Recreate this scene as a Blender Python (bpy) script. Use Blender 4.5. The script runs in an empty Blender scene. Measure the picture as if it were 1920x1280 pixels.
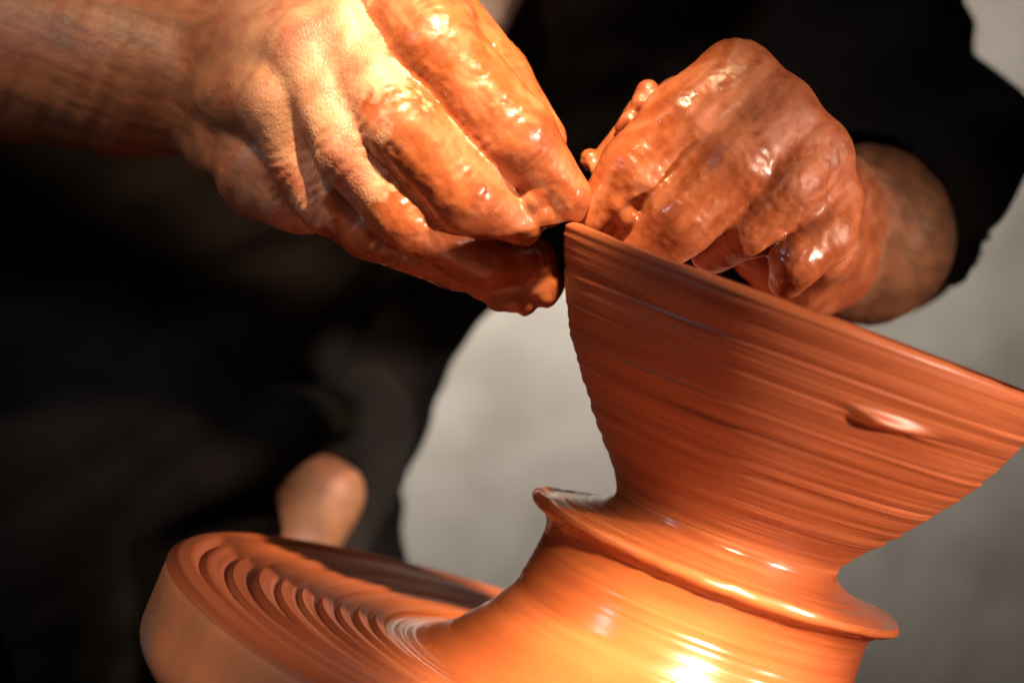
import bpy, math
import numpy as np
from mathutils import Matrix, Vector

sc = bpy.context.scene
COL = sc.collection
rng = np.random.default_rng(7)

# ------------------------------------------------------------------ camera
S = 0.66                                   # bowl about 13 cm across
CAM_D, CAM_H = 1.0367 * S, 0.1078 * S
YAW, PITCH, ROLL, F_PX = -0.0986, -0.0573, 0.3574, 5087.9
_fw = np.array([math.sin(YAW) * math.cos(PITCH), math.cos(YAW) * math.cos(PITCH), math.sin(PITCH)])
_r0 = np.array([math.cos(YAW), -math.sin(YAW), 0.0])
_u0 = np.cross(_r0, _fw)
RV = math.cos(ROLL) * _r0 + math.sin(ROLL) * _u0
UV = -math.sin(ROLL) * _r0 + math.cos(ROLL) * _u0
FW = _fw
CC = np.array([0.0, -CAM_D, CAM_H])
cd = bpy.data.cameras.new('camera')
cd.sensor_width = 36.0
cd.lens = F_PX / 1920 * 36.0
cd.clip_start, cd.clip_end = 0.02, 60.0
cam = bpy.data.objects.new('camera', cd)
COL.objects.link(cam)
M = np.eye(4)
M[:3, 0], M[:3, 1], M[:3, 2], M[:3, 3] = RV, UV, -FW, CC
cam.matrix_world = Matrix(M.tolist())
sc.camera = cam
AX = float((np.array([0, 0, 0.098 * S]) - CC) @ FW)      # depth of the bowl's axis
Q = AX / F_PX                                           # metres per photo pixel there
cd.dof.use_dof = True
cd.dof.focus_distance = AX - 0.012
cd.dof.aperture_fstop = 8.0

# ------------------------------------------------------------------ light
world = bpy.data.worlds.new('World')
sc.world = world
world.use_nodes = True
world.node_tree.nodes['Background'].inputs[0].default_value = (1.0, 0.86, 0.74, 1)
world.node_tree.nodes['Background'].inputs[1].default_value = 0.022

def lamp(name, kind, pos, target, energy, color, **kw):
    l = bpy.data.lights.new(name, kind)
    l.energy = energy
    l.color = color
    for k, v in kw.items():
        setattr(l, k, v)
    o = bpy.data.objects.new(name, l)
    COL.objects.link(o)
    o.location = pos
    d = Vector(target) - Vector(pos)
    o.rotation_euler = d.to_track_quat('-Z', 'Y').to_euler()
    return o

def aim(t, az, el, d):
    a, e = math.radians(az), math.radians(el)
    return (t[0] + d * math.cos(e) * math.sin(a), t[1] - d * math.cos(e) * math.cos(a), t[2] + d * math.sin(e))

T1, T2, T3 = (0.034, -0.03, 0.028), (-0.098, -0.02, 0.102), (-0.002, -0.046, -0.055)
lamp('side_lamp', 'SPOT', aim(T1, 62, 26, 0.85), T1, 84.0, (1.0, 0.83, 0.66),
     spot_size=math.radians(20), spot_blend=1.0, shadow_soft_size=0.03)
lamp('key_lamp', 'SPOT', aim(T2, -8, 53, 0.62), T2, 100.0, (1.0, 0.80, 0.46),
     spot_size=math.radians(11.5), spot_blend=0.8, shadow_soft_size=0.02)
lamp('low_lamp', 'SPOT', aim(T3, 14, 30, 0.55), T3, 900.0, (1.0, 0.88, 0.52),
     spot_size=math.radians(6.2), spot_blend=1.0, shadow_soft_size=0.05)
T4 = (-0.112, -0.085, -0.050)
lamp('wheel_fill', 'SPOT', aim(T4, -34, 38, 0.70), T4, 15.0, (1.0, 0.84, 0.66),
     spot_size=math.radians(11), spot_blend=1.0, shadow_soft_size=0.03)  # added spot, unseen: only brightens the front left of the wheel
T5 = (-0.185, 0.04, 0.115)
lamp('forearm_fill', 'SPOT', aim(T5, -30, 36, 0.8), T5, 46.0, (1.0, 0.70, 0.42),
     spot_size=math.radians(15), spot_blend=1.0, shadow_soft_size=0.08)  # unseen spot added to lift the bare forearm
lamp('window_light', 'AREA', (-0.75, -0.55, 0.20), (0, 0, 0), 1.1, (0.80, 0.84, 1.0), size=0.11)
lamp('wall_fill', 'AREA', (-0.45, 0.62, 0.25), (-0.20, 0.82, 0.0), 8.2, (1.0, 0.93, 0.82), size=0.2)  # added area light hidden behind the potter, grades the wall brightness

sc.render.engine = 'CYCLES'
sc.view_settings.view_transform = 'Standard'
sc.view_settings.look = 'None'
sc.view_settings.gamma = 1.0
sc.view_settings.exposure = 0.0
sc.cycles.max_bounces = 6
sc.cycles.use_denoising = True

# ------------------------------------------------------------------ helpers
def P(u, v, dz=0.0):
    """photo pixel and depth (in pixels of the bowl's plane, away from the lens) -> metres"""
    z = AX + dz * Q
    return CC + z * (FW + RV * (u - 960) / F_PX - UV * (v - 640) / F_PX)

def PR(dz, r):
    return r * (AX + dz * Q) / F_PX

def tag(o, label=None, cat=None, kind=None, group=None):
    if label: o['label'] = label
    if cat: o['category'] = cat
    if kind: o['kind'] = kind
    if group: o['group'] = group
    return o

def empty(name, loc):
    o = bpy.data.objects.new(name, None)
    o.location = loc
    COL.objects.link(o)
    return o

def link(name, me, mat, parent=None):
    o = bpy.data.objects.new(name, me)
    COL.objects.link(o)
    me.materials.clear()
    me.materials.append(mat)
    if parent is not None:
        o.parent = parent
        o.matrix_parent_inverse = Matrix.Translation(-Vector(parent.location))
    return o

def mesh(name, v, f, smooth=True):
    me = bpy.data.meshes.new(name)
    v = np.asarray(v, dtype=np.float32)
    f = np.asarray(f, dtype=np.int32)
    n = f.shape[1]
    me.vertices.add(len(v)); me.vertices.foreach_set('co', v.ravel())
    me.loops.add(f.size); me.loops.foreach_set('vertex_index', f.ravel())
    me.polygons.add(len(f))
    me.polygons.foreach_set('loop_start', np.arange(len(f), dtype=np.int32) * n)
    me.polygons.foreach_set('loop_total', np.full(len(f), n, dtype=np.int32))
    me.update(calc_edges=True)
    me.validate()
    if smooth:
        me.polygons.foreach_set('use_smooth', np.ones(len(me.polygons), dtype=bool))
    return me

def attr(me, name, vals):
    a = me.attributes.new(name, 'FLOAT', 'POINT')
    a.data.foreach_set('value', np.asarray(vals, dtype=np.float32))

def _hash(i, j, k):
    n = (i * 374761393 + j * 668265263 + k * 2147483647 + 1013904223) & 0xffffffff
    n = ((n ^ (n >> 13)) * 1274126177) & 0xffffffff
    n = (n ^ (n >> 16)) & 0xffff
    return n / 65535.0

def noise(p):
    p = np.asarray(p, dtype=np.float64)
    i = np.floor(p).astype(np.int64); f = p - i
    f = f * f * (3 - 2 * f)
    out = 0
    for a in (0, 1):
        for b in (0, 1):
            for c in (0, 1):
                w = (f[:, 0] if a else 1 - f[:, 0]) * (f[:, 1] if b else 1 - f[:, 1]) * (f[:, 2] if c else 1 - f[:, 2])
                out = out + w * _hash(i[:, 0] + a, i[:, 1] + b, i[:, 2] + c)
    return out * 2 - 1

def fbm(p, oct=3):
    s, a = 0, 1.0
    for o in range(oct):
        s = s + a * noise(p * 2 ** o + 17.3 * o); a *= 0.5
    return s

def sstep(a, b, x):
    t = np.clip((x - a) / (b - a), 0, 1)
    return t * t * (3 - 2 * t)

# ---- implicit surfaces: tapered limbs blended together, then meshed as one skin
def smin(a, b, k):
    if k <= 0: return np.minimum(a, b)
    h = np.maximum(k - np.abs(a - b), 0) / k
    return np.minimum(a, b) - h * h * k * 0.25

def limb(p, a, b, ra, rb):
    ab = b - a
    t = np.clip(((p - a) @ ab) / (ab @ ab), 0, 1)
    d = p - a - t[..., None] * ab
    return np.sqrt((d * d).sum(-1)) - (ra + (rb - ra) * t), t

def chain_sdf(p, pts, k):
    d = None
    for (a, ra), (b, rb) in zip(pts[:-1], pts[1:]):
        e, _ = limb(p, a, b, ra, rb)
        d = e if d is None else smin(d, e, k)
    return d

def ch(*pts):
    return [(P(u, v, dz), PR(dz, r)) for u, v, dz, r in pts]

def surface_nets(F, org, h):
    nx, ny, nz = F.shape
    ins = F < 0
    c = np.zeros((nx - 1, ny - 1, nz - 1), dtype=np.int8)
    offs = [(a, b, d) for a in (0, 1) for b in (0, 1) for d in (0, 1)]
    for a, b, d in offs:
        c += ins[a:nx - 1 + a, b:ny - 1 + b, d:nz - 1 + d]
    act = (c > 0) & (c < 8)
    idx = np.argwhere(act)
    num = -np.ones(act.shape, dtype=np.int64)
    num[act] = np.arange(len(idx))
    val = np.stack([F[idx[:, 0] + a, idx[:, 1] + b, idx[:, 2] + d] for a, b, d in offs], 1)
    pos = np.zeros((len(idx), 3)); cnt = np.zeros(len(idx))
    for i in range(8):
        for j in range(i + 1, 8):
            o1, o2 = np.array(offs[i]), np.array(offs[j])
            if np.abs(o1 - o2).sum() != 1: continue
            v1, v2 = val[:, i], val[:, j]
            m = (v1 < 0) != (v2 < 0)
            t = np.where(m, v1 / np.where(m, v1 - v2, 1), 0)
            pos[m] += o1 + t[m, None] * (o2 - o1); cnt[m] += 1
    V = (idx + pos / cnt[:, None]) * h + org
    quads = []
    for ax in range(3):
        o = [1, 1, 1]; o[ax] = 0
        s1 = [slice(1, n - 1) for n in (nx, ny, nz)]; s1[ax] = slice(0, (nx, ny, nz)[ax] - 1)
        s2 = list(s1); s2[ax] = slice(1, (nx, ny, nz)[ax])
        A, B = ins[tuple(s1)], ins[tuple(s2)]
        for flip, mk in ((False, A & ~B), (True, ~A & B)):
            e = np.argwhere(mk)
            if not len(e): continue
            for q in range(3):
                if q != ax: e[:, q] += 1
            b1, b2 = [(1, 2), (2, 0), (0, 1)][ax]
            def cell(d1, d2):
                g = e.copy(); g[:, b1] -= d1; g[:, b2] -= d2
                return num[g[:, 0], g[:, 1], g[:, 2]]
            q4 = np.stack([cell(1, 1), cell(0, 1), cell(0, 0), cell(1, 0)], 1)
            if flip: q4 = q4[:, ::-1]
            quads.append(q4)
    f = np.concatenate(quads)
    return V, f[(f >= 0).all(1)]

CAMROT = np.stack([RV, UV, FW], 0)          # grid axes only: keeps the sampling box tight

def mesh_sdf(fn, lo, hi, h):
    """sample fn (world metres) in a box given in photo pixels / depth"""
    cs = np.array([P(u, v, z) for u in (lo[0], hi[0]) for v in (lo[1], hi[1]) for z in (lo[2], hi[2])]) @ CAMROT.T
    a, b = cs.min(0), cs.max(0)
    m = np.ceil((b - a) / (4 * h)).astype(int)
    def ev(idx, hh):
        out = np.empty(len(idx), dtype=np.float32)
        for i in range(0, len(idx), 300000):
            out[i:i + 300000] = fn((a + idx[i:i + 300000] * hh) @ CAMROT)
        return out
    cidx = np.stack(np.meshgrid(*[np.arange(k + 1) for k in m], indexing='ij'), -1).reshape(-1, 3)
    Fc = ev(cidx, 4 * h).reshape(m + 1)
    near = np.full(m, np.inf, dtype=np.float32)
    for q in range(8):
        o = (q >> 2 & 1, q >> 1 & 1, q & 1)
        near = np.minimum(near, np.abs(Fc[o[0]:m[0] + o[0], o[1]:m[1] + o[1], o[2]:m[2] + o[2]]))
    F = np.repeat(np.repeat(np.repeat(Fc[:-1, :-1, :-1], 4, 0), 4, 1), 4, 2)
    blk = np.argwhere(near < 4 * h * 1.2)
    loc = np.stack(np.meshgrid(*[np.arange(4)] * 3, indexing='ij'), -1).reshape(-1, 3)
    pts = (blk[:, None, :] * 4 + loc[None]).reshape(-1, 3)
    F[pts[:, 0], pts[:, 1], pts[:, 2]] = ev(pts, h)
    V, f = surface_nets(F, a, h)
    return V @ CAMROT, f

def vnormals(V, f):
    n = np.cross(V[f[:, 2]] - V[f[:, 0]], V[f[:, 3]] - V[f[:, 1]])
    N = np.zeros_like(V)
    for k in range(4): np.add.at(N, f[:, k], n)
    return N / np.maximum(np.linalg.norm(N, axis=1, keepdims=True), 1e-12)

def pix(V):
    d = V - CC
    z = d @ FW
    return 960 + F_PX * (d @ RV) / z, 640 - F_PX * (d @ UV) / z

# ------------------------------------------------------------------ materials
class NT:
    def __init__(s, name):
        s.m = bpy.data.materials.new(name); s.m.use_nodes = True
        s.t = s.m.node_tree; s.b = s.t.nodes['Principled BSDF']
    def n(s, typ, **kw):
        x = s.t.nodes.new(typ)
        for k, v in kw.items(): setattr(x, k, v)
        return x
    def set(s, node, name, v):
        i = node.inputs[name]
        if isinstance(v, bpy.types.NodeSocket): s.t.links.new(v, i)
        else: i.default_value = v
    def math(s, op, a, b=0.0, c=None):
        x = s.n('ShaderNodeMath', operation=op)
        s.set(x, 0, a); s.set(x, 1, b)
        if c is not None: s.set(x, 2, c)
        return x.outputs[0]
    def noise(s, vec, scale, detail=3.0, rough=0.55):
        x = s.n('ShaderNodeTexNoise'); s.set(x, 'Vector', vec)
        s.set(x, 'Scale', scale); s.set(x, 'Detail', detail); s.set(x, 'Roughness', rough)
        return x.outputs['Fac']
    def ramp(s, fac, stops):
        x = s.n('ShaderNodeValToRGB'); s.set(x, 'Fac', fac)
        e = x.color_ramp.elements
        while len(e) < len(stops): e.new(0.5)
        for el, (p, c) in zip(e, stops):
            el.position = p; el.color = c if len(c) == 4 else (*c, 1)
        return x.outputs[0]
    def mix(s, f, a, b, blend='MIX'):
        x = s.n('ShaderNodeMix', data_type='RGBA', blend_type=blend)
        for nm, v in ((0, f), (6, a), (7, b)):
            if isinstance(v, bpy.types.NodeSocket): s.t.links.new(v, x.inputs[nm])
            else: x.inputs[nm].default_value = v if nm == 0 else (v if len(v) == 4 else (*v, 1))
        return x.outputs[2]
    def attr(s, name):
        return s.n('ShaderNodeAttribute', attribute_name=name).outputs['Fac']
    def obj(s):
        return s.n('ShaderNodeTexCoord').outputs['Object']
    def bump(s, h, strength, dist, normal=None):
        x = s.n('ShaderNodeBump'); s.set(x, 'Strength', strength); s.set(x, 'Distance', dist); s.set(x, 'Height', h)
        if normal is not None: s.set(x, 'Normal', normal)
        return x.outputs[0]

CLAY = (0.355, 0.083, 0.027)
CLAY_D = (0.21, 0.043, 0.014)
CLAY_L = (0.47, 0.138, 0.050)

def turned_clay(name, rough=0.36, ringscale=1.0, dark=0.35):
    """clay worked on the wheel: streaks run round the axis"""
    k = NT(name)
    sep = k.n('ShaderNodeSeparateXYZ'); k.set(sep, 'Vector', k.n('ShaderNodeNewGeometry').outputs['Position'])
    x, y, z = sep.outputs
    ang = k.math('ARCTAN2', y, x)
    rad = k.math('SQRT', k.math('ADD', k.math('MULTIPLY', x, x), k.math('MULTIPLY', y, y)))
    def vec(sz, sr, sa):
        c = k.n('ShaderNodeCombineXYZ')
        k.set(c, 'X', k.math('MULTIPLY', z, sz)); k.set(c, 'Y', k.math('MULTIPLY', rad, sr)); k.set(c, 'Z', k.math('MULTIPLY', ang, sa))
        return c.outputs[0]
    fine = k.noise(vec(1500 * ringscale, 1500 * ringscale, 1.2), 1.0, 3.0, 0.6)
    mid = k.noise(vec(330, 330, 0.7), 1.0, 2.0)
    big = k.noise(vec(60, 60, 1.0), 1.0, 2.0)
    c = k.ramp(k.math('MULTIPLY_ADD', fine, 0.22, k.math('MULTIPLY', mid, 0.78)),
               [(0.28, CLAY_D), (0.46, CLAY), (0.80, CLAY_L)])
    c = k.mix(k.math('MULTIPLY', big, dark), c, CLAY_D)
    k.set(k.b, 'Base Color', c)
    k.set(k.b, 'Roughness', k.math('MULTIPLY_ADD', mid, 0.22, rough - 0.11))
    k.set(k.b, 'Specular IOR Level', 0.5)
    k.set(k.b, 'Normal', k.bump(k.math('MULTIPLY_ADD', fine, 0.3, mid), 0.28, 0.0004))
    return k.m

M_bowl = turned_clay('turned_clay', 0.47)
M_col = turned_clay('wet_turned_clay', 0.24, 1.0, 1.1)
M_stem = turned_clay('stem_clay', 0.22, 1.0, 1.7)
M_slip = turned_clay('slip_clay', 0.50, 1.0, 1.5)

def lump_clay():
    k = NT('wet_clay_lump'); o = k.obj()
    n = k.noise(o, 300.0)
    k.set(k.b, 'Base Color', k.ramp(n, [(0.3, CLAY_D), (0.6, CLAY)]))
    k.set(k.b, 'Roughness', 0.22); k.set(k.b, 'Normal', k.bump(k.noise(o, 900.0), 0.5, 0.0005))
    return k.m
M_lump = lump_clay()

def wheel_metal():
    k = NT('clay_smeared_metal'); o = k.obj()
    n = k.noise(o, 28.0, 5.0, 0.6)
    k.set(k.b, 'Base Color', k.ramp(n, [(0.36, (0.24, 0.14, 0.105)), (0.46, (0.31, 0.115, 0.055)), (0.62, (0.40, 0.13, 0.055))]))
    k.set(k.b, 'Roughness', k.ramp(n, [(0.35, (0.25,) * 3), (0.6, (0.5,) * 3)]))
    k.set(k.b, 'Normal', k.bump(k.noise(o, 160.0), 0.2, 0.001))
    return k.m
M_wheel = wheel_metal()

def steel():
    k = NT('dull_steel')
    k.set(k.b, 'Base Color', (0.2, 0.19, 0.18, 1)); k.set(k.b, 'Metallic', 1.0)
    k.set(k.b, 'Roughness', k.math('MULTIPLY_ADD', k.noise(k.obj(), 60.0), 0.3, 0.3))
    return k.m
M_steel = steel()

def body_mat():
    k = NT('skin_and_wet_clay'); o = k.obj()
    clay, hair = k.attr('clay'), k.attr('hair')
    # skin
    n1 = k.noise(o, 85.0, 5.0, 0.6); n2 = k.noise(o, 420.0, 3.0)
    skin = k.ramp(n1, [(0.34, (0.34, 0.095, 0.055)), (0.48, (0.45, 0.19, 0.11)), (0.62, (0.53, 0.265, 0.155))])
    hs = k.n('ShaderNodeMapping'); k.set(hs, 'Vector', o); hs.inputs['Scale'].default_value = (0.22, 0.6, 1.3); hs.inputs['Rotation'].default_value = (0, 0.5, 0)
    hn = k.noise(hs.outputs[0], 170.0, 5.0, 0.7)
    hm = k.math('MULTIPLY', hair, k.ramp(hn, [(0.42, (0,) * 3), (0.62, (1,) * 3)]))
    skin = k.mix(k.math('MULTIPLY', hair, 0.8), skin, (0.29, 0.105, 0.046))
    skin = k.mix(k.math('MULTIPLY', hm, 0.6), skin, (0.085, 0.038, 0.020))
    cl = k.ramp(k.noise(o, 110.0, 5.0, 0.6), [(0.30, CLAY_D), (0.48, (0.33, 0.080, 0.027)), (0.66, (0.39, 0.102, 0.038)), (0.78, (0.48, 0.17, 0.085))])
    st = k.attr('streak')
    cl = k.mix(k.ramp(st, [(0.28, (0.5,) * 3), (0.5, (0,) * 3)]), cl, CLAY_D)
    cl = k.mix(k.ramp(st, [(0.60, (0,) * 3), (0.85, (0.35,) * 3)]), cl, (0.50, 0.19, 0.10))
    m = k.ramp(k.math('ADD', clay, k.math('MULTIPLY', k.math('SUBTRACT', n2, 0.5), 0.5)), [(0.4, (0,) * 3), (0.58, (1,) * 3)])
    k.set(k.b, 'Base Color', k.mix(m, skin, cl))
    rc = k.math('MULTIPLY_ADD', k.noise(o, 210.0), 0.30, k.math('MULTIPLY_ADD', k.attr('wet'), -0.30, 0.36))
    rc = k.math('ADD', rc, k.math('MULTIPLY', k.ramp(k.noise(o, 55.0, 3.0), [(0.44, (0,) * 3), (0.62, (1,) * 3)]), 0.26))
    k.set(k.b, 'Roughness', k.mix(m, (0.48,) * 3, rc))
    k.set(k.b, 'Subsurface Weight', k.math('MULTIPLY_ADD', m, -0.25, 0.25))
    k.b.inputs['Subsurface Radius'].default_value = (1.0, 0.35, 0.18)
    k.b.inputs['Subsurface Scale'].default_value = 0.003
    # wrinkled skin against lumpy wet slip
    mp = k.n('ShaderNodeMapping'); k.set(mp, 'Vector', o); mp.inputs['Rotation'].default_value = (0.3, 0.75, 0.2); mp.inputs['Scale'].default_value = (1.0, 0.8, 0.55)
    vo = k.n('ShaderNodeTexVoronoi', feature='DISTANCE_TO_EDGE'); k.set(vo, 'Vector', mp.outputs[0]); k.set(vo, 'Scale', 1100.0)
    sk = k.math('MULTIPLY_ADD', vo.outputs['Distance'], 0.8, k.math('MULTIPLY', n2, 0.8))
    v2 = k.n('ShaderNodeTexVoronoi', feature='SMOOTH_F1'); k.set(v2, 'Vector', o); k.set(v2, 'Scale', 520.0)
    pm = k.ramp(k.noise(o, 95.0, 2.0), [(0.45, (0,) * 3), (0.6, (1,) * 3)])
    ck = k.math('ADD', k.math('MULTIPLY', k.noise(o, 300.0, 3.0), 0.7), k.math('MULTIPLY', k.math('MULTIPLY', v2.outputs['Distance'], pm), 0.9))
    h = k.mix(m, sk, ck)
    k.set(k.b, 'Normal', k.bump(h, 0.42, 0.0006))
    return k.m
M_body = body_mat()

def cloth(name, c1, c2):
    k = NT(name); o = k.obj()
    k.set(k.b, 'Base Color', k.ramp(k.noise(o, 14.0), [(0.35, c1), (0.7, c2)]))
    k.set(k.b, 'Roughness', 0.92); k.set(k.b, 'Specular IOR Level', 0.06)
    k.set(k.b, 'Sheen Weight', 0.02)
    k.set(k.b, 'Normal', k.bump(k.noise(o, 700.0), 0.3, 0.0006))
    return k.m
M_shirt = cloth('black_cotton', (0.010, 0.008, 0.008), (0.026, 0.021, 0.020))
M_trouser = cloth('charcoal_cotton', (0.012, 0.010, 0.010), (0.030, 0.026, 0.026))
M_under = cloth('pale_cotton', (0.66, 0.50, 0.45), (0.74, 0.60, 0.55))

def plaster():
    k = NT('grey_plaster'); o = k.obj()
    n = k.noise(o, 16.0, 5.0, 0.6)
    k.set(k.b, 'Base Color', k.ramp(n, [(0.34, (0.32, 0.285, 0.255)), (0.5, (0.41, 0.375, 0.345)), (0.7, (0.46, 0.425, 0.395))]))
    k.set(k.b, 'Roughness', 0.9)
    k.set(k.b, 'Normal', k.bump(k.noise(o, 60.0), 0.2, 0.003))
    return k.m
M_wall = plaster()

# ------------------------------------------------------------------ setting
w = mesh('wall', [(-2.2, 0.82, -1.2), (2.2, 0.82, -1.2), (2.2, 0.82, 1.6), (-2.2, 0.82, 1.6),
                  (-2.2, 0.92, -1.2), (2.2, 0.92, -1.2), (2.2, 0.92, 1.6), (-2.2, 0.92, 1.6)],
         [(0, 1, 2, 3), (5, 4, 7, 6), (4, 0, 3, 7), (1, 5, 6, 2), (3, 2, 6, 7), (4, 5, 1, 0)], smooth=False)
tag(link('wall', w, M_wall), kind='structure')

# ------------------------------------------------------------------ turned clay
def spline(pts, step):
    """Catmull-Rom through (r, z) points, resampled evenly"""
    p = np.array(pts, float)
    q = np.vstack([2 * p[0] - p[1], p, 2 * p[-1] - p[-2]])
    out = []
    for i in range(1, len(q) - 2):
        for t in np.linspace(0, 1, 24, endpoint=False):
            a, b, c, d = q[i - 1:i + 3]
            out.append(0.5 * (2 * b + (c - a) * t + (2 * a - 5 * b + 4 * c - d) * t * t + (3 * b - a - 3 * c + d) * t ** 3))
    out.append(p[-1]); out = np.array(out)
    L = np.r_[0, np.cumsum(np.hypot(*np.diff(out, axis=0).T))]
    s = np.linspace(0, L[-1], max(8, int(L[-1] / step)))
    return np.stack([np.interp(s, L, out[:, 0]), np.interp(s, L, out[:, 1])], 1), s

def lathe(name, prof, seg, fn=None):
    """prof (r,z) top to bottom on the outside; fn(r, z, s, ang)-> offset along the profile normal"""
    pr, s = prof
    t = np.gradient(pr, axis=0); t /= np.linalg.norm(t, axis=1, keepdims=True)
    nr, nz = -t[:, 1], t[:, 0]
    a = np.linspace(0, 2 * np.pi, seg, endpoint=False)
    R, A = np.meshgrid(pr[:, 0], a, indexing='ij'); Z = np.repeat(pr[:, 1][:, None], seg, 1); SS = np.repeat(s[:, None], seg, 1)
    if fn is not None:
        o = fn(R, Z, SS, A)
        R = R + o * nr[:, None]; Z = Z + o * nz[:, None]
    V = np.stack([R * np.cos(A), R * np.sin(A), Z], -1).reshape(-1, 3)
    n = len(pr)
    i = np.arange(n - 1)[:, None] * seg; j = np.arange(seg)[None]; j2 = (j + 1) % seg
    f = np.stack([i + j, i + seg + j, i + seg + j2, i + j2], -1).reshape(-1, 4)
    return mesh(name, V, f)

def pn(A, Z, za, aa, seed):
    """noise that is periodic round the axis"""
    sh = A.shape
    q = np.stack([np.cos(A).ravel() * aa + seed, np.sin(A).ravel() * aa, Z.ravel() * za], 1)
    return noise(q).reshape(sh)

vessel = tag(empty('clay_vessel', (0, 0, -0.069 * S)),
             'wet red clay bowl on a flared clay stem spinning on the wheel', 'bowl')
BO = [(.0944, .0995), (.0968, .0992), (.0985, .0980), (.0988, .0962), (.0968, .0900), (.0944, .0845), (.0884, .0715), (.0815, .0584), (.0742, .0478),
      (.0655, .0361), (.0572, .0262), (.0505, .0190), (.0465, .0135), (.0450, .0095)]
BI = [(.0, .0290), (.012, .0292), (.030, .0305), (.046, .0345), (.060, .0440), (.072, .0580), (.081, .0730), (.088, .0880), (.0915, .0960), (.0928, .0988), (.0944, .0995)]
grooves = np.r_[np.linspace(0.006, 0.128, 19) + rng.uniform(-.0018, .0018, 19), rng.uniform(0.006, 0.128, 14)]
gw = np.r_[rng.uniform(0.0008, 0.0020, 19), rng.uniform(0.0003, 0.0006, 14)]; ga = np.r_[rng.uniform(0.0001, 0.00040, 19), rng.uniform(0.00004, 0.0001, 14)]

def throw_rings(R, Z, s, A):
    o = np.zeros_like(R)
    sp = s + 0.0006 * np.sin(A + 1.0)                        # rings climb a little as they go round
    for g, wd, am in zip(grooves * S, gw * S, ga * S):
        x = (sp - g) / wd
        am = am * (0.85 + 0.35 * pn(A, s * 0 + g, 900, 1.2, 3.0))
        o += -am * np.exp(-x * x) + am * 0.7 * np.exp(-(x - 1.5) ** 2)
    o += 0.00009 * S * pn(A, sp, 1900, 1.2, 9.0) + 0.00022 * S * pn(A, sp, 420, 1.0, 5.0)
    o += 0.0005 * S * pn(A, sp, 40, 1.3, 2.0)
    o += (0.0006 * pn(A, s * 0, 1, 1.6, 51.0) + 0.0002 * pn(A, s * 0, 1, 7.0, 52.0)) * np.exp(-(s / .005) ** 2)
    da, dz = A - (LA % (2 * np.pi)), Z - LZ
    da = (da + np.pi) % (2 * np.pi) - np.pi
    sm = np.exp(-(dz / .0014) ** 2) * np.where(da < 0, np.exp(-(da / .10) ** 2), np.exp(-(da / .24) ** 2))
    o += sm * (.0030 + .0010 * pn(A, Z, 1300, 6.0, 41.0)) - .0005 * np.exp(-((dz + .0028) / .0011) ** 2) * np.exp(-((da + .06) / .08) ** 2)
    return o

prof = spline([(r * S, z * S) for r, z in BO], 0.00017)
_t = np.linspace(-600, 100, 4000)
_p = np.array([P(1650, 785, t) for t in _t])
_R = np.interp(_p[:, 2], prof[0][::-1, 1], prof[0][::-1, 0])
_h = _p[np.argmax(np.hypot(_p[:, 0], _p[:, 1]) < _R)]
LA, LZ = math.atan2(_h[1], _h[0]), _h[2]
link('bowl_wall', lathe('bowl_wall', prof, 320, throw_rings), M_bowl, vessel)
link('bowl_inside', lathe('bowl_inside', spline([(max(r, 1e-4) * S, z * S) for r, z in BI], 0.0008), 160,
     lambda R, Z, s, A: 0.0003 * S * pn(A, s, 500, 1.2, 11.0) * sstep(0, .004, s) * sstep(0, .004, s.max() - s)), M_bowl, vessel)

FL = [(.0450, .0098), (.0458, .0072), (.0490, .0046), (.0540, .0028), (.0600, .0010), (.0655, -.0004), (.0690, -.0014), (.0712, -.0010), (.0730, -.0006), (.0741, -.0018),
      (.0742, -.0032), (.0735, -.0044), (.0714, -.0056), (.0685, -.0068), (.0662, -.0086)]
def lip_noise(R, Z, s, A):
    k = sstep(.062 * S, .073 * S, R)
    o = k * (0.0007 * S * pn(A, s * 0, 1, 2.5, 4.0) + 0.00035 * S * pn(A, s, 300, 14.0, 6.0))
    return o + 0.00025 * S * pn(A, s, 900, 1.2, 8.0)
link('collar', lathe('collar', spline([(r * S, z * S) for r, z in FL], 0.00025), 360, lip_noise), M_col, vessel)

CO = [(.0664, -.0080), (.0655, -.0105), (.0650, -.0140), (.0652, -.0200), (.0660, -.0270), (.0680, -.0350), (.0716, -.0430), (.0785, -.0530), (.0865, -.0610),
      (.0960, -.0665), (.1050, -.0690), (.1120, -.0700)]
def col_noise(R, Z, s, A):
    return 0.0004 * S * pn(A, s, 260, 1.2, 12.0) + 0.00015 * S * pn(A, s, 1100, 1.4, 13.0) + 0.0008 * S * pn(A, s, 60, 1.2, 14.0)
link('stem', lathe('stem', spline([(r * S, z * S) for r, z in CO], 0.0003), 320, col_noise), M_stem, vessel)

# smeared lump thrown up on the outside of the bowl
def blob(name, fn, c, half, h):
    n = int(2 * half / h) + 1
    g = -half + np.arange(n) * h
    X, Y, Z = np.meshgrid(g + c[0], g + c[1], g + c[2], indexing='ij')
    V, f = surface_nets(fn(np.stack([X, Y, Z], -1)).astype(np.float32), np.array(c) - half, h)
    return V, f

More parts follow.
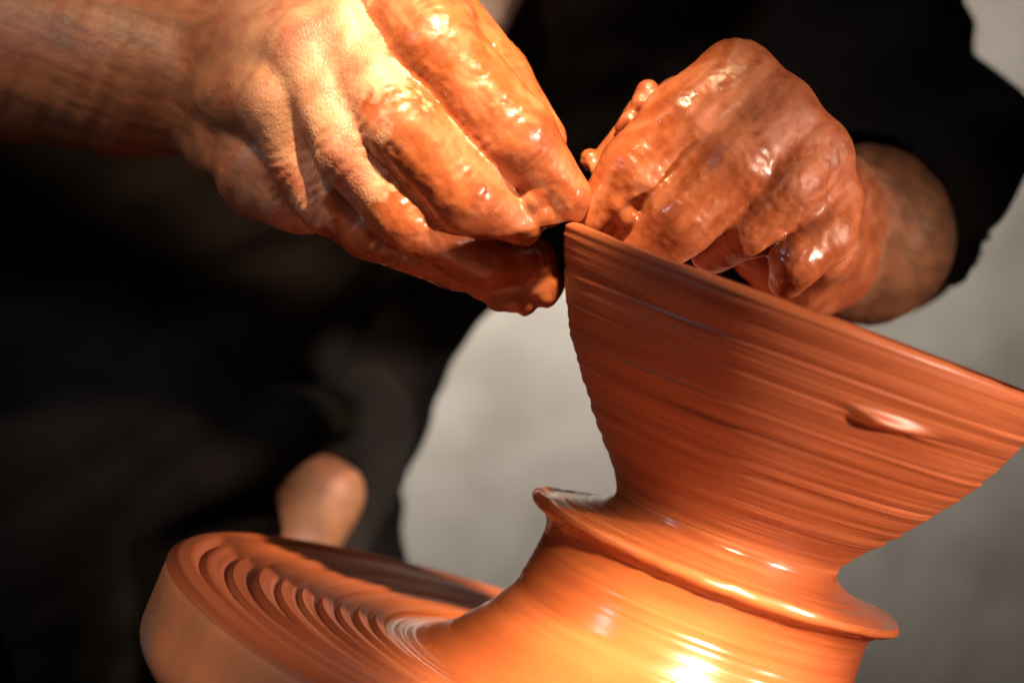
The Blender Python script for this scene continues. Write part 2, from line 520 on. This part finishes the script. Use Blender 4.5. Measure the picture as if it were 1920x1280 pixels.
# ------------------------------------------------------------------ wheel
wheel = tag(empty('potters_wheel', (0, 0, -0.12 * S)),
            'round potter\'s wheel head coated in ridged red slip under the bowl', 'wheel')
WH = [(.1880, -.0712), (.1930, -.0712), (.1958, -.0724), (.1965, -.0750), (.1968, -.0860), (.1972, -.0960), (.1962, -.1010), (.1935, -.1050), (.1880, -.1100),
      (.1790, -.1166), (.1650, -.1240), (.1400, -.1280), (.0200, -.1280)]
link('wheel_head', lathe('wheel_head', spline([(r * S, z * S) for r, z in WH], 0.0010), 256,
     lambda R, Z, s, A: 0.0006 * S * pn(A, s, 60, 3.0, 21.0)), M_wheel, wheel)
SR = np.linspace(.1080, .1962, 420)
rc = np.array([.1085, .1155, .1225, .1295, .137, .145, .1535, .163, .173, .1835])
sz = np.full_like(SR, -.0700)
_am = list(rng.uniform(0.45, 1.35, 12))
for a, b in zip(rc[:-1], rc[1:]):
    m = (SR >= a) & (SR < b); t = (SR[m] - a) / (b - a)
    sz[m] = -.0700 + 0.0026 * (0.35 + 0.65 * t) * sstep(0.0, 0.30, t) * sstep(1.0, 0.80, t) * _am.pop()
m = SR >= .1835; t = (SR[m] - .1835) / (.1962 - .1835)
sz[m] = -.0700 + 0.0032 * np.sqrt(np.clip(1 - t ** 2.2, 0, 1)) * sstep(0, .4, t) - .0016 * t ** 6
def slip_noise(R, Z, s, A):
    s = s + 0.0016 * np.sin(A + 0.6) + 0.0008 * np.sin(2 * A)
    return 0.0010 * S * pn(A, s, 55 / S, 1.3, 31.0) + 0.00025 * S * pn(A, s, 900, 1.8, 32.0) + 0.0005 * S * pn(A, s, 200 / S, 2.2, 33.0)
pr = np.stack([SR * S, sz * S], 1)
link('slip_layer', lathe('slip_layer', (pr, SR * S), 320, slip_noise), M_slip, wheel)
link('shaft', lathe('shaft', spline([(.021 * S, -.1270 * S), (.021 * S, -.20 * S), (.024 * S, -.30 * S), (.024 * S, -1.0 * S)], .01), 48), M_steel, wheel)

# ------------------------------------------------------------------ the potter
potter = tag(empty('person', P(500, 1500, 2200)),
             'person in black clothes leaning over the wheel, both clay-covered hands shaping the bowl rim', 'person')
MM = 0.001
# --- hand at the outside of the bowl (bare forearm from the left)
RH = dict(
    index=ch((715, -45, 70, 96), (815, 88, -60, 86), (965, 258, -80, 80), (1060, 366, -30, 50)),
    middle=ch((652, 70, 20, 84), (752, 238, -110, 76), (870, 362, -105, 73), (982, 428, -45, 36)),
    ring=ch((585, 100, 15, 80), (655, 285, -75, 64), (760, 412, -80, 56), (900, 486, 0, 52), (1000, 486, 40, 44)),
    little=ch((525, 196, 30, 70), (562, 310, 32, 56), (612, 380, 14, 53), (690, 436, 4, 50), (850, 492, 40, 48), (960, 526, 60, 46), (1022, 532, 60, 38)),
    thumb=ch((640, -60, 260, 90), (800, 10, 150, 84), (925, 150, 55, 70), (1008, 262, 25, 56)),
)
RB = [ch((715, -45, 80, 90), (440, 40, 460, 110)), ch((652, 65, 40, 78), (430, 80, 440, 110)), ch((585, 100, 30, 78), (420, 120, 420, 115)), ch((555, 165, 42, 60), (620, 320, 20, 40)), ch((625, 130, 40, 60), (690, 250, -10, 44)),
      ch((525, 196, 40, 70), (415, 165, 420, 110)), ch((540, 352, 110, 74), (430, 250, 400, 95)), ch((575, 392, 120, 46), (500, 330, 200, 90)),
      ch((425, 150, 430, 140), (250, 120, 500, 168), (-300, 30, 700, 205), (-900, -60, 960, 240))]
# --- hand inside the bowl (forearm coming out of a black sleeve)
LH = dict(
    index=ch((1380, 150, 40, 76), (1283, 226, 0, 76), (1193, 320, -10, 70), (1120, 405, 10, 48)),
    middle=ch((1460, 218, 10, 72), (1382, 306, -45, 72), (1280, 410, -50, 68), (1195, 492, 0, 50)),
    ring=ch((1528, 290, 20, 68), (1482, 350, -40, 62), (1405, 428, -20, 54), (1335, 474, 60, 40)),
    little=ch((1560, 388, 60, 60), (1548, 440, -10, 56), (1494, 488, -30, 50), (1476, 522, 0, 38)),
    thumb=ch((1400, 200, 330, 80), (1280, 200, 190, 56), (1215, 225, 130, 44), (1150, 310, 90, 44)),
)
LB = [ch((1421, 185, 30, 68), (1335, 268, -10, 60)), ch((1495, 255, 18, 62), (1430, 332, -28, 54)), ch((1545, 335, 45, 56), (1512, 392, 0, 46)),
      ch((1382, 152, 60, 70), (1480, 320, 470, 110)), ch((1462, 215, 40, 66), (1490, 340, 470, 110)), ch((1530, 285, 50, 62), (1500, 370, 470, 110)),
      ch((1552, 375, 80, 56), (1510, 410, 470, 100)), ch((1545, 470, 150, 60), (1520, 450, 450, 110)), ch((1390, 330, 230, 80), (1500, 420, 430, 120)),
      ch((1420, 440, 260, 70), (1540, 480, 420, 110)), ch((1430, 470, 330, 60), (1500, 505, 380, 92)),
      ch((1520, 405, 480, 128), (1620, 440, 720, 160), (1660, 425, 1100, 158), (1700, 320, 1800, 165))]
R_LUMPS = [(868, 30, 30, 26), (884, 60, 10, 18), (845, -5, 40, 30), (925, 90, 10, 16), (935, 560, 50, 26), (985, 572, 60, 22), (1025, 560, 50, 18), (960, 566, 40, 22), (905, 540, 40, 24),
           (1012, 402, -60, 22), (998, 372, -75, 26), (985, 385, -70, 16), (1030, 408, -40, 20), (1078, 398, -30, 20), (930, 318, -90, 14), (720, 428, -80, 18), (700, 420, -80, 14)]
L_LUMPS = [(1192, 430, 0, 30), (1212, 458, 0, 30), (1180, 405, 0, 26), (1165, 425, 10, 24), (1215, 172, 60, 24), (1200, 192, 50, 18), (1180, 225, 50, 18), (1165, 240, 60, 14), (1108, 300, 60, 22), (1120, 322, 40, 14), (1160, 385, -40, 20), (1178, 410, -40, 18), (1140, 405, -20, 16),
           (1215, 440, -30, 18), (1228, 420, -60, 14), (1470, 505, -30, 22), (1486, 528, -20, 18), (1300, 232, -60, 14)]

def hand_fn(F, B, lumps):
    lp = [(P(u, v, z), PR(z, r)) for u, v, z, r in lumps]
    def fn(p):
        d = None
        for c in F.values():
            e = chain_sdf(p, c, 2.2 * MM)
            d = e if d is None else smin(d, e, 1.9 * MM)
        b = None
        for c in B:
            e = chain_sdf(p, c, 6 * MM)
            b = e if b is None else smin(b, e, 4.5 * MM)
        d = smin(d, b, 4.2 * MM)
        for c, r in lp:
            e = np.sqrt(((p - c) ** 2).sum(-1)) - r
            d = smin(d, e, 1.6 * MM)
        return d
    return fn

def finger_param(V, F):
    """nearest finger, distance along it (0..1) and knuckle closeness"""
    best = np.full(len(V), 1e9); who = np.zeros(len(V), int); tt = np.zeros(len(V)); kn = np.zeros(len(V)); al = np.zeros(len(V))
    for q, c in enumerate(F.values()):
        L = [np.linalg.norm(b[0] - a[0]) for a, b in zip(c[:-1], c[1:])]; T = sum(L); s0 = 0
        joints = [np.linalg.norm(V - a[0], axis=1) - a[1] for a in c[1:-1]]
        for (a, b), l in zip(zip(c[:-1], c[1:]), L):
            d, t = limb(V, a[0], b[0], a[1], b[1])
            m = d < best
            best[m] = d[m]; who[m] = q; tt[m] = (s0 + t[m] * l) / T; al[m] = s0 + t[m] * l
            kn[m] = np.min([np.abs(s0 + t[m] * l - sum(L[:i + 1])) for i in range(len(L) - 1)], axis=0)
            s0 += l
    return who, tt, kn, al, best

def finish_hand(V, f, F, clayfn, dents, fdir, wr=1.0):
    N = vnormals(V, f)
    u, v = pix(V)
    who, tt, kn, al, bd = finger_param(V, F)
    clay = clayfn(u, v, who, tt, bd, V)
    n = fbm(V * 160, 3)
    clay = np.clip(clay + 0.30 * n * (clay > 0.02), 0, 1)
    cm = sstep(0.42, 0.6, clay)
    o = 0.20 * MM * noise(V * 90)
    # slip: a thin uneven coat with torn edges; bare skin: creased across the joints
    rid = 1 - np.abs(fbm(V * 240 + 5, 3))
    patch = sstep(0.1, 0.5, fbm(V * 75 + 9, 2))
    o += cm * (0.04 * MM + 0.10 * MM * fbm(V * 420, 2) + patch * 0.34 * MM * np.clip(rid - 0.6, 0, 1) * 2)
    crease = np.exp(-(kn / (6 * MM)) ** 2) * (bd < 4 * MM)
    o += (1 - 0.6 * cm) * crease * 0.17 * MM * np.sin(al / (0.42 * MM) + 2.5 * noise(V * 300)) * wr
    o += (1 - cm) * 0.05 * MM * fbm(np.stack([(u - v) / 9, (u + v) / 38, u * 0], 1), 2)
    tend = (1 - cm) * 0.28 * MM * noise(np.stack([u / 26 + v / 60, v / 160, u * 0], 1))
    o += tend
    for u0, v0, ln, wd, ang, dep in dents:
        ca, sa = math.cos(math.radians(ang)), math.sin(math.radians(ang))
        x = ((u - u0) * ca + (v - v0) * sa) / ln; y = (-(u - u0) * sa + (v - v0) * ca) / wd
        o -= dep * MM * np.exp(-x ** 4 - y * y) * sstep(0.1, 0.5, -(N @ FW)) * (1 + 0.4 * n)
    wet = np.where(bd < 4 * MM, 0.45 + 0.55 * sstep(0.2, 0.55, tt), 0.35)
    sgn = fdir
    ac, alg = u * 0.72 * sgn + v * 0.70 * -sgn if sgn > 0 else u * 0.72 + v * 0.70, (u * 0.70 + v * 0.72) if sgn > 0 else (-u * 0.70 + v * 0.72)
    streak = 0.5 + 0.42 * fbm(np.stack([ac / 17 + 0.8 * noise(V * 120), alg / 60, u * 0 + who * 3.7], 1), 3)
    return V + N * o[:, None], clay, wet, streak

def relax(V, f, n=2):
    for _ in range(n):
        A = np.zeros_like(V); c = np.zeros(len(V))
        for a, b in ((0, 1), (1, 2), (2, 3), (3, 0)):
            np.add.at(A, f[:, a], V[f[:, b]]); np.add.at(A, f[:, b], V[f[:, a]]); np.add.at(c, f[:, a], 1); np.add.at(c, f[:, b], 1)
        V = V * 0.4 + 0.6 * A / c[:, None]
    return V

VR, fR = mesh_sdf(hand_fn(RH, RB, R_LUMPS), (-330, -230, -260), (1190, 660, 760), 0.72 * MM)
VR = relax(VR, fR)
VL, fL = mesh_sdf(hand_fn(LH, LB, L_LUMPS), (1030, 20, -210), (1960, 700, 1300), 0.72 * MM)
VL = relax(VL, fL)

def clay_r(u, v, who, tt, bd, V):
    base = np.zeros(len(u))
    lim = np.array([0.12, 0.40, 0.46, 0.36, 0.0])[who]
    near = bd < 9 * MM
    base = np.where(near, 0.5 + (tt - lim) * 3.5, 0)
    base = np.maximum(base, sstep(620, 760, u - 0.45 * v + 0) * 0.9 * near)
    base = np.maximum(base, sstep(380, 450, v) * sstep(560, 700, u))
    return np.clip(base, 0, 1)
def clay_l(u, v, who, tt, bd, V):
    z = ((V - CC) @ FW - AX) / Q
    return 1 - sstep(380, 560, z + 0.4 * (u - 1600))

VR, cR, wR, sR = finish_hand(VR, fR, RH, clay_r, [(545, 180, 95, 20, 72, 1.1), (505, 150, 50, 14, 60, 0.6), (640, 190, 60, 14, 55, 0.7), (600, 260, 50, 9, 60, 0.7),
                     (790, 312, 22, 9, 10, 1.0), (735, 385, 40, 9, 30, 0.8), (860, 110, 40, 7, 55, 0.6), (700, 438, 40, 8, 30, 1.2)], 1)
VL, cL, wL, sL = finish_hand(VL, fL, LH, clay_l, [(1350, 243, 125, 7, -44, 1.7), (1465, 326, 80, 7, -47, 1.5), (1298, 236, 32, 9, -38, 1.8), (1315, 222, 9, 8, 0, 1.2), (1412, 196, 52, 17, -58, 1.9), (1492, 282, 44, 12, -48, 2.0), (1520, 412, 70, 12, -14, 1.6),
                     (1480, 425, 22, 16, 0, 1.6), (1455, 350, 50, 8, -45, 1.0), (1262, 250, 60, 6, -45, .6), (1350, 270, 60, 10, -45, .7), (1503, 345, 12, 9, 0, 1.0)], -1)
uR, vR = pix(VR); uL, vL = pix(VL)
hR = 1 - sstep(330, 480, uR - 0.2 * vR)
hL = sstep(1600, 1660, uL) * (1 - cL)

# elbow, upper arm and the bare ankle behind the wheel: coarser, joined to the same body
ARM = [ch((-150, 50, 490, 196), (-700, -20, 760, 236), (-1250, -120, 1040, 250)), ch((-1250, -120, 1040, 250), (-500, -900, 1500, 300), (300, -1500, 1900, 330))]
ANK = [ch((460, 860, 1560, 60), (588, 915, 1440, 82), (570, 990, 1420, 64), (480, 1080, 1350, 90)),
       ch((612, 925, 1400, 50), (560, 935, 1390, 46))]
def grp(G, k):
    def fn(p):
        d = None
        for c in G:
            e = chain_sdf(p, c, k)
            d = e if d is None else smin(d, e, k)
        return d
    return fn
VA, fA = mesh_sdf(grp(ARM, 12 * MM), (-1700, -2000, 500), (600, 350, 2400), 5 * MM)
VF, fF = mesh_sdf(grp(ANK, 10 * MM), (250, 550, 850), (850, 1350, 1750), 2.5 * MM)
Vs, fs, cl, hr, off = [], [], [], [], 0
wt = np.concatenate([wR, wL, np.zeros(len(VA) + len(VF))]); sk = np.concatenate([sR, sL, np.full(len(VA) + len(VF), .5)])
for V, f, c, h in ((VR, fR, cR, hR), (VL, fL, cL, hL), (VA, fA, np.zeros(len(VA)), np.ones(len(VA))), (VF, fF, np.zeros(len(VF)), np.full(len(VF), .6))):
    Vs.append(V); fs.append(f + off); cl.append(c); hr.append(h); off += len(V)
me = mesh('body', np.concatenate(Vs), np.concatenate(fs))
attr(me, 'wet', wt); attr(me, 'streak', sk)
attr(me, 'clay', np.concatenate(cl)); attr(me, 'hair', np.concatenate(hr))
link('body', me, M_body, potter)

# --- clothes
SH = [ch((1080, 180, 1750, 300), (1400, 330, 1750, 225), (1560, 380, 1750, 150)),
      ch((600, 0, 1800, 420), (0, 500, 1850, 420), (-100, 1200, 1850, 420)),
      ch((1250, -750, 1750, 430), (1050, -150, 1700, 470), (440, 420, 1750, 410), (300, 850, 1850, 450), (200, 1250, 1900, 450)),
      ch((1500, -600, 1650, 330), (1635, 100, 1500, 190)), ch((1635, 100, 1500, 190), (1698, 290, 1150, 192), (1708, 372, 900, 188)),
      ch((700, -900, 1750, 380), (300, -1400, 1900, 360))]
def shirt_fn(p):
    d = grp(SH, 22 * MM)(p)
    hole, _ = limb(p, P(1560, 425, 500), P(1662, 424, 1100), PR(500, 150), PR(1100, 163))
    return np.maximum(d, -hole)
VS, fS = mesh_sdf(shirt_fn, (-500, -1300, 600), (2100, 1500, 2700), 4 * MM)
def folds(V, f, amp, seed):
    N = vnormals(V, f)
    q = V @ CAMROT.T
    d = fbm(np.stack([q[:, 0] * 9 + q[:, 1] * 7, q[:, 1] * 22 - q[:, 0] * 14, q[:, 2] * 8], 1) + seed, 3)
    r = 1 - np.abs(d)
    return V + N * (amp * (r - 0.5))[:, None]
link('shirt', mesh('shirt', relax(folds(VS, fS, 14 * MM, 3.1), fS), fS), M_shirt, potter)

TR = [ch((100, 600, 1500, 260), (330, 800, 1200, 150), (390, 900, 1120, 120)), ch((560, 640, 1600, 130), (690, 800, 1500, 90), (690, 900, 1480, 62), (640, 1080, 1450, 60)),
      ch((400, 810, 1200, 80), (540, 800, 1220, 62), (640, 800, 1320, 56)), ch((440, 860, 1180, 70), (455, 1000, 1150, 62)), ch((100, 1050, 1300, 330), (-200, 1300, 1000, 380))]
VT, fT = mesh_sdf(grp(TR, 15 * MM), (-700, 300, 700), (900, 1700, 2600), 4 * MM)
link('trousers', mesh('trousers', folds(VT, fT, 8 * MM, 8.7), fT), M_trouser, potter)

VU, fU = mesh_sdf(grp([ch((890, -330, 1150, 90), (918, -60, 1080, 66), (916, 40, 1060, 44))], 10 * MM), (700, -500, 950), (1050, 120, 1400), 3 * MM)
link('undershirt', mesh('undershirt', folds(VU, fU, 2 * MM, 1.7), fU), M_under, potter)

# --- dark hairs lying along both forearms
def hairs(V, f, mask, n, flow, seed):
    g = np.random.default_rng(seed)
    N = vnormals(V, f)
    i = g.choice(len(V), n, p=mask / mask.sum())
    p, nn = V[i], N[i]
    d = flow + 0.55 * g.normal(size=(n, 3)); d -= nn * (d * nn).sum(1, keepdims=True); d /= np.linalg.norm(d, axis=1, keepdims=True)
    sd = np.cross(d, nn)
    L = g.uniform(5, 11, n)[:, None] * MM; w = 0.055 * MM
    out = []
    for t, k in ((0.0, 1.0), (0.4, 0.8), (0.75, 0.5), (1.0, 0.12)):
        c = p + d * L * t + nn * L * (0.34 * t - 0.24 * t * t) + sd * L * 0.12 * t * t
        out += [c - sd * w * k, c + sd * w * k]
    vv = np.stack(out, 1).reshape(-1, 3)
    b = np.arange(n)[:, None] * 8
    q = np.concatenate([b + np.array([[0, 1, 3, 2]]), b + np.array([[2, 3, 5, 4]]), b + np.array([[4, 5, 7, 6]])])
    return vv, q
fl1 = P(300, 130, 480) - P(-300, 30, 700); fl2 = P(1650, 470, 450) - P(1760, 330, 1100)
h1, q1 = hairs(VR, fR, sstep(.5, 1, hR) * (uR > -200), 5200, fl1 / np.linalg.norm(fl1), 1)
h2, q2 = hairs(VL, fL, sstep(.5, 1, hL) * (uL < 1850), 2600, fl2 / np.linalg.norm(fl2), 2)
k = NT('dark_hair'); k.set(k.b, 'Base Color', (0.035, 0.018, 0.010, 1)); k.set(k.b, 'Roughness', 0.85); k.set(k.b, 'Specular IOR Level', 0.1)
tag(link('arm_hair', mesh('arm_hair', np.concatenate([h1, h2]), np.concatenate([q1, q2 + len(h1)])), k.m, potter), kind='stuff')
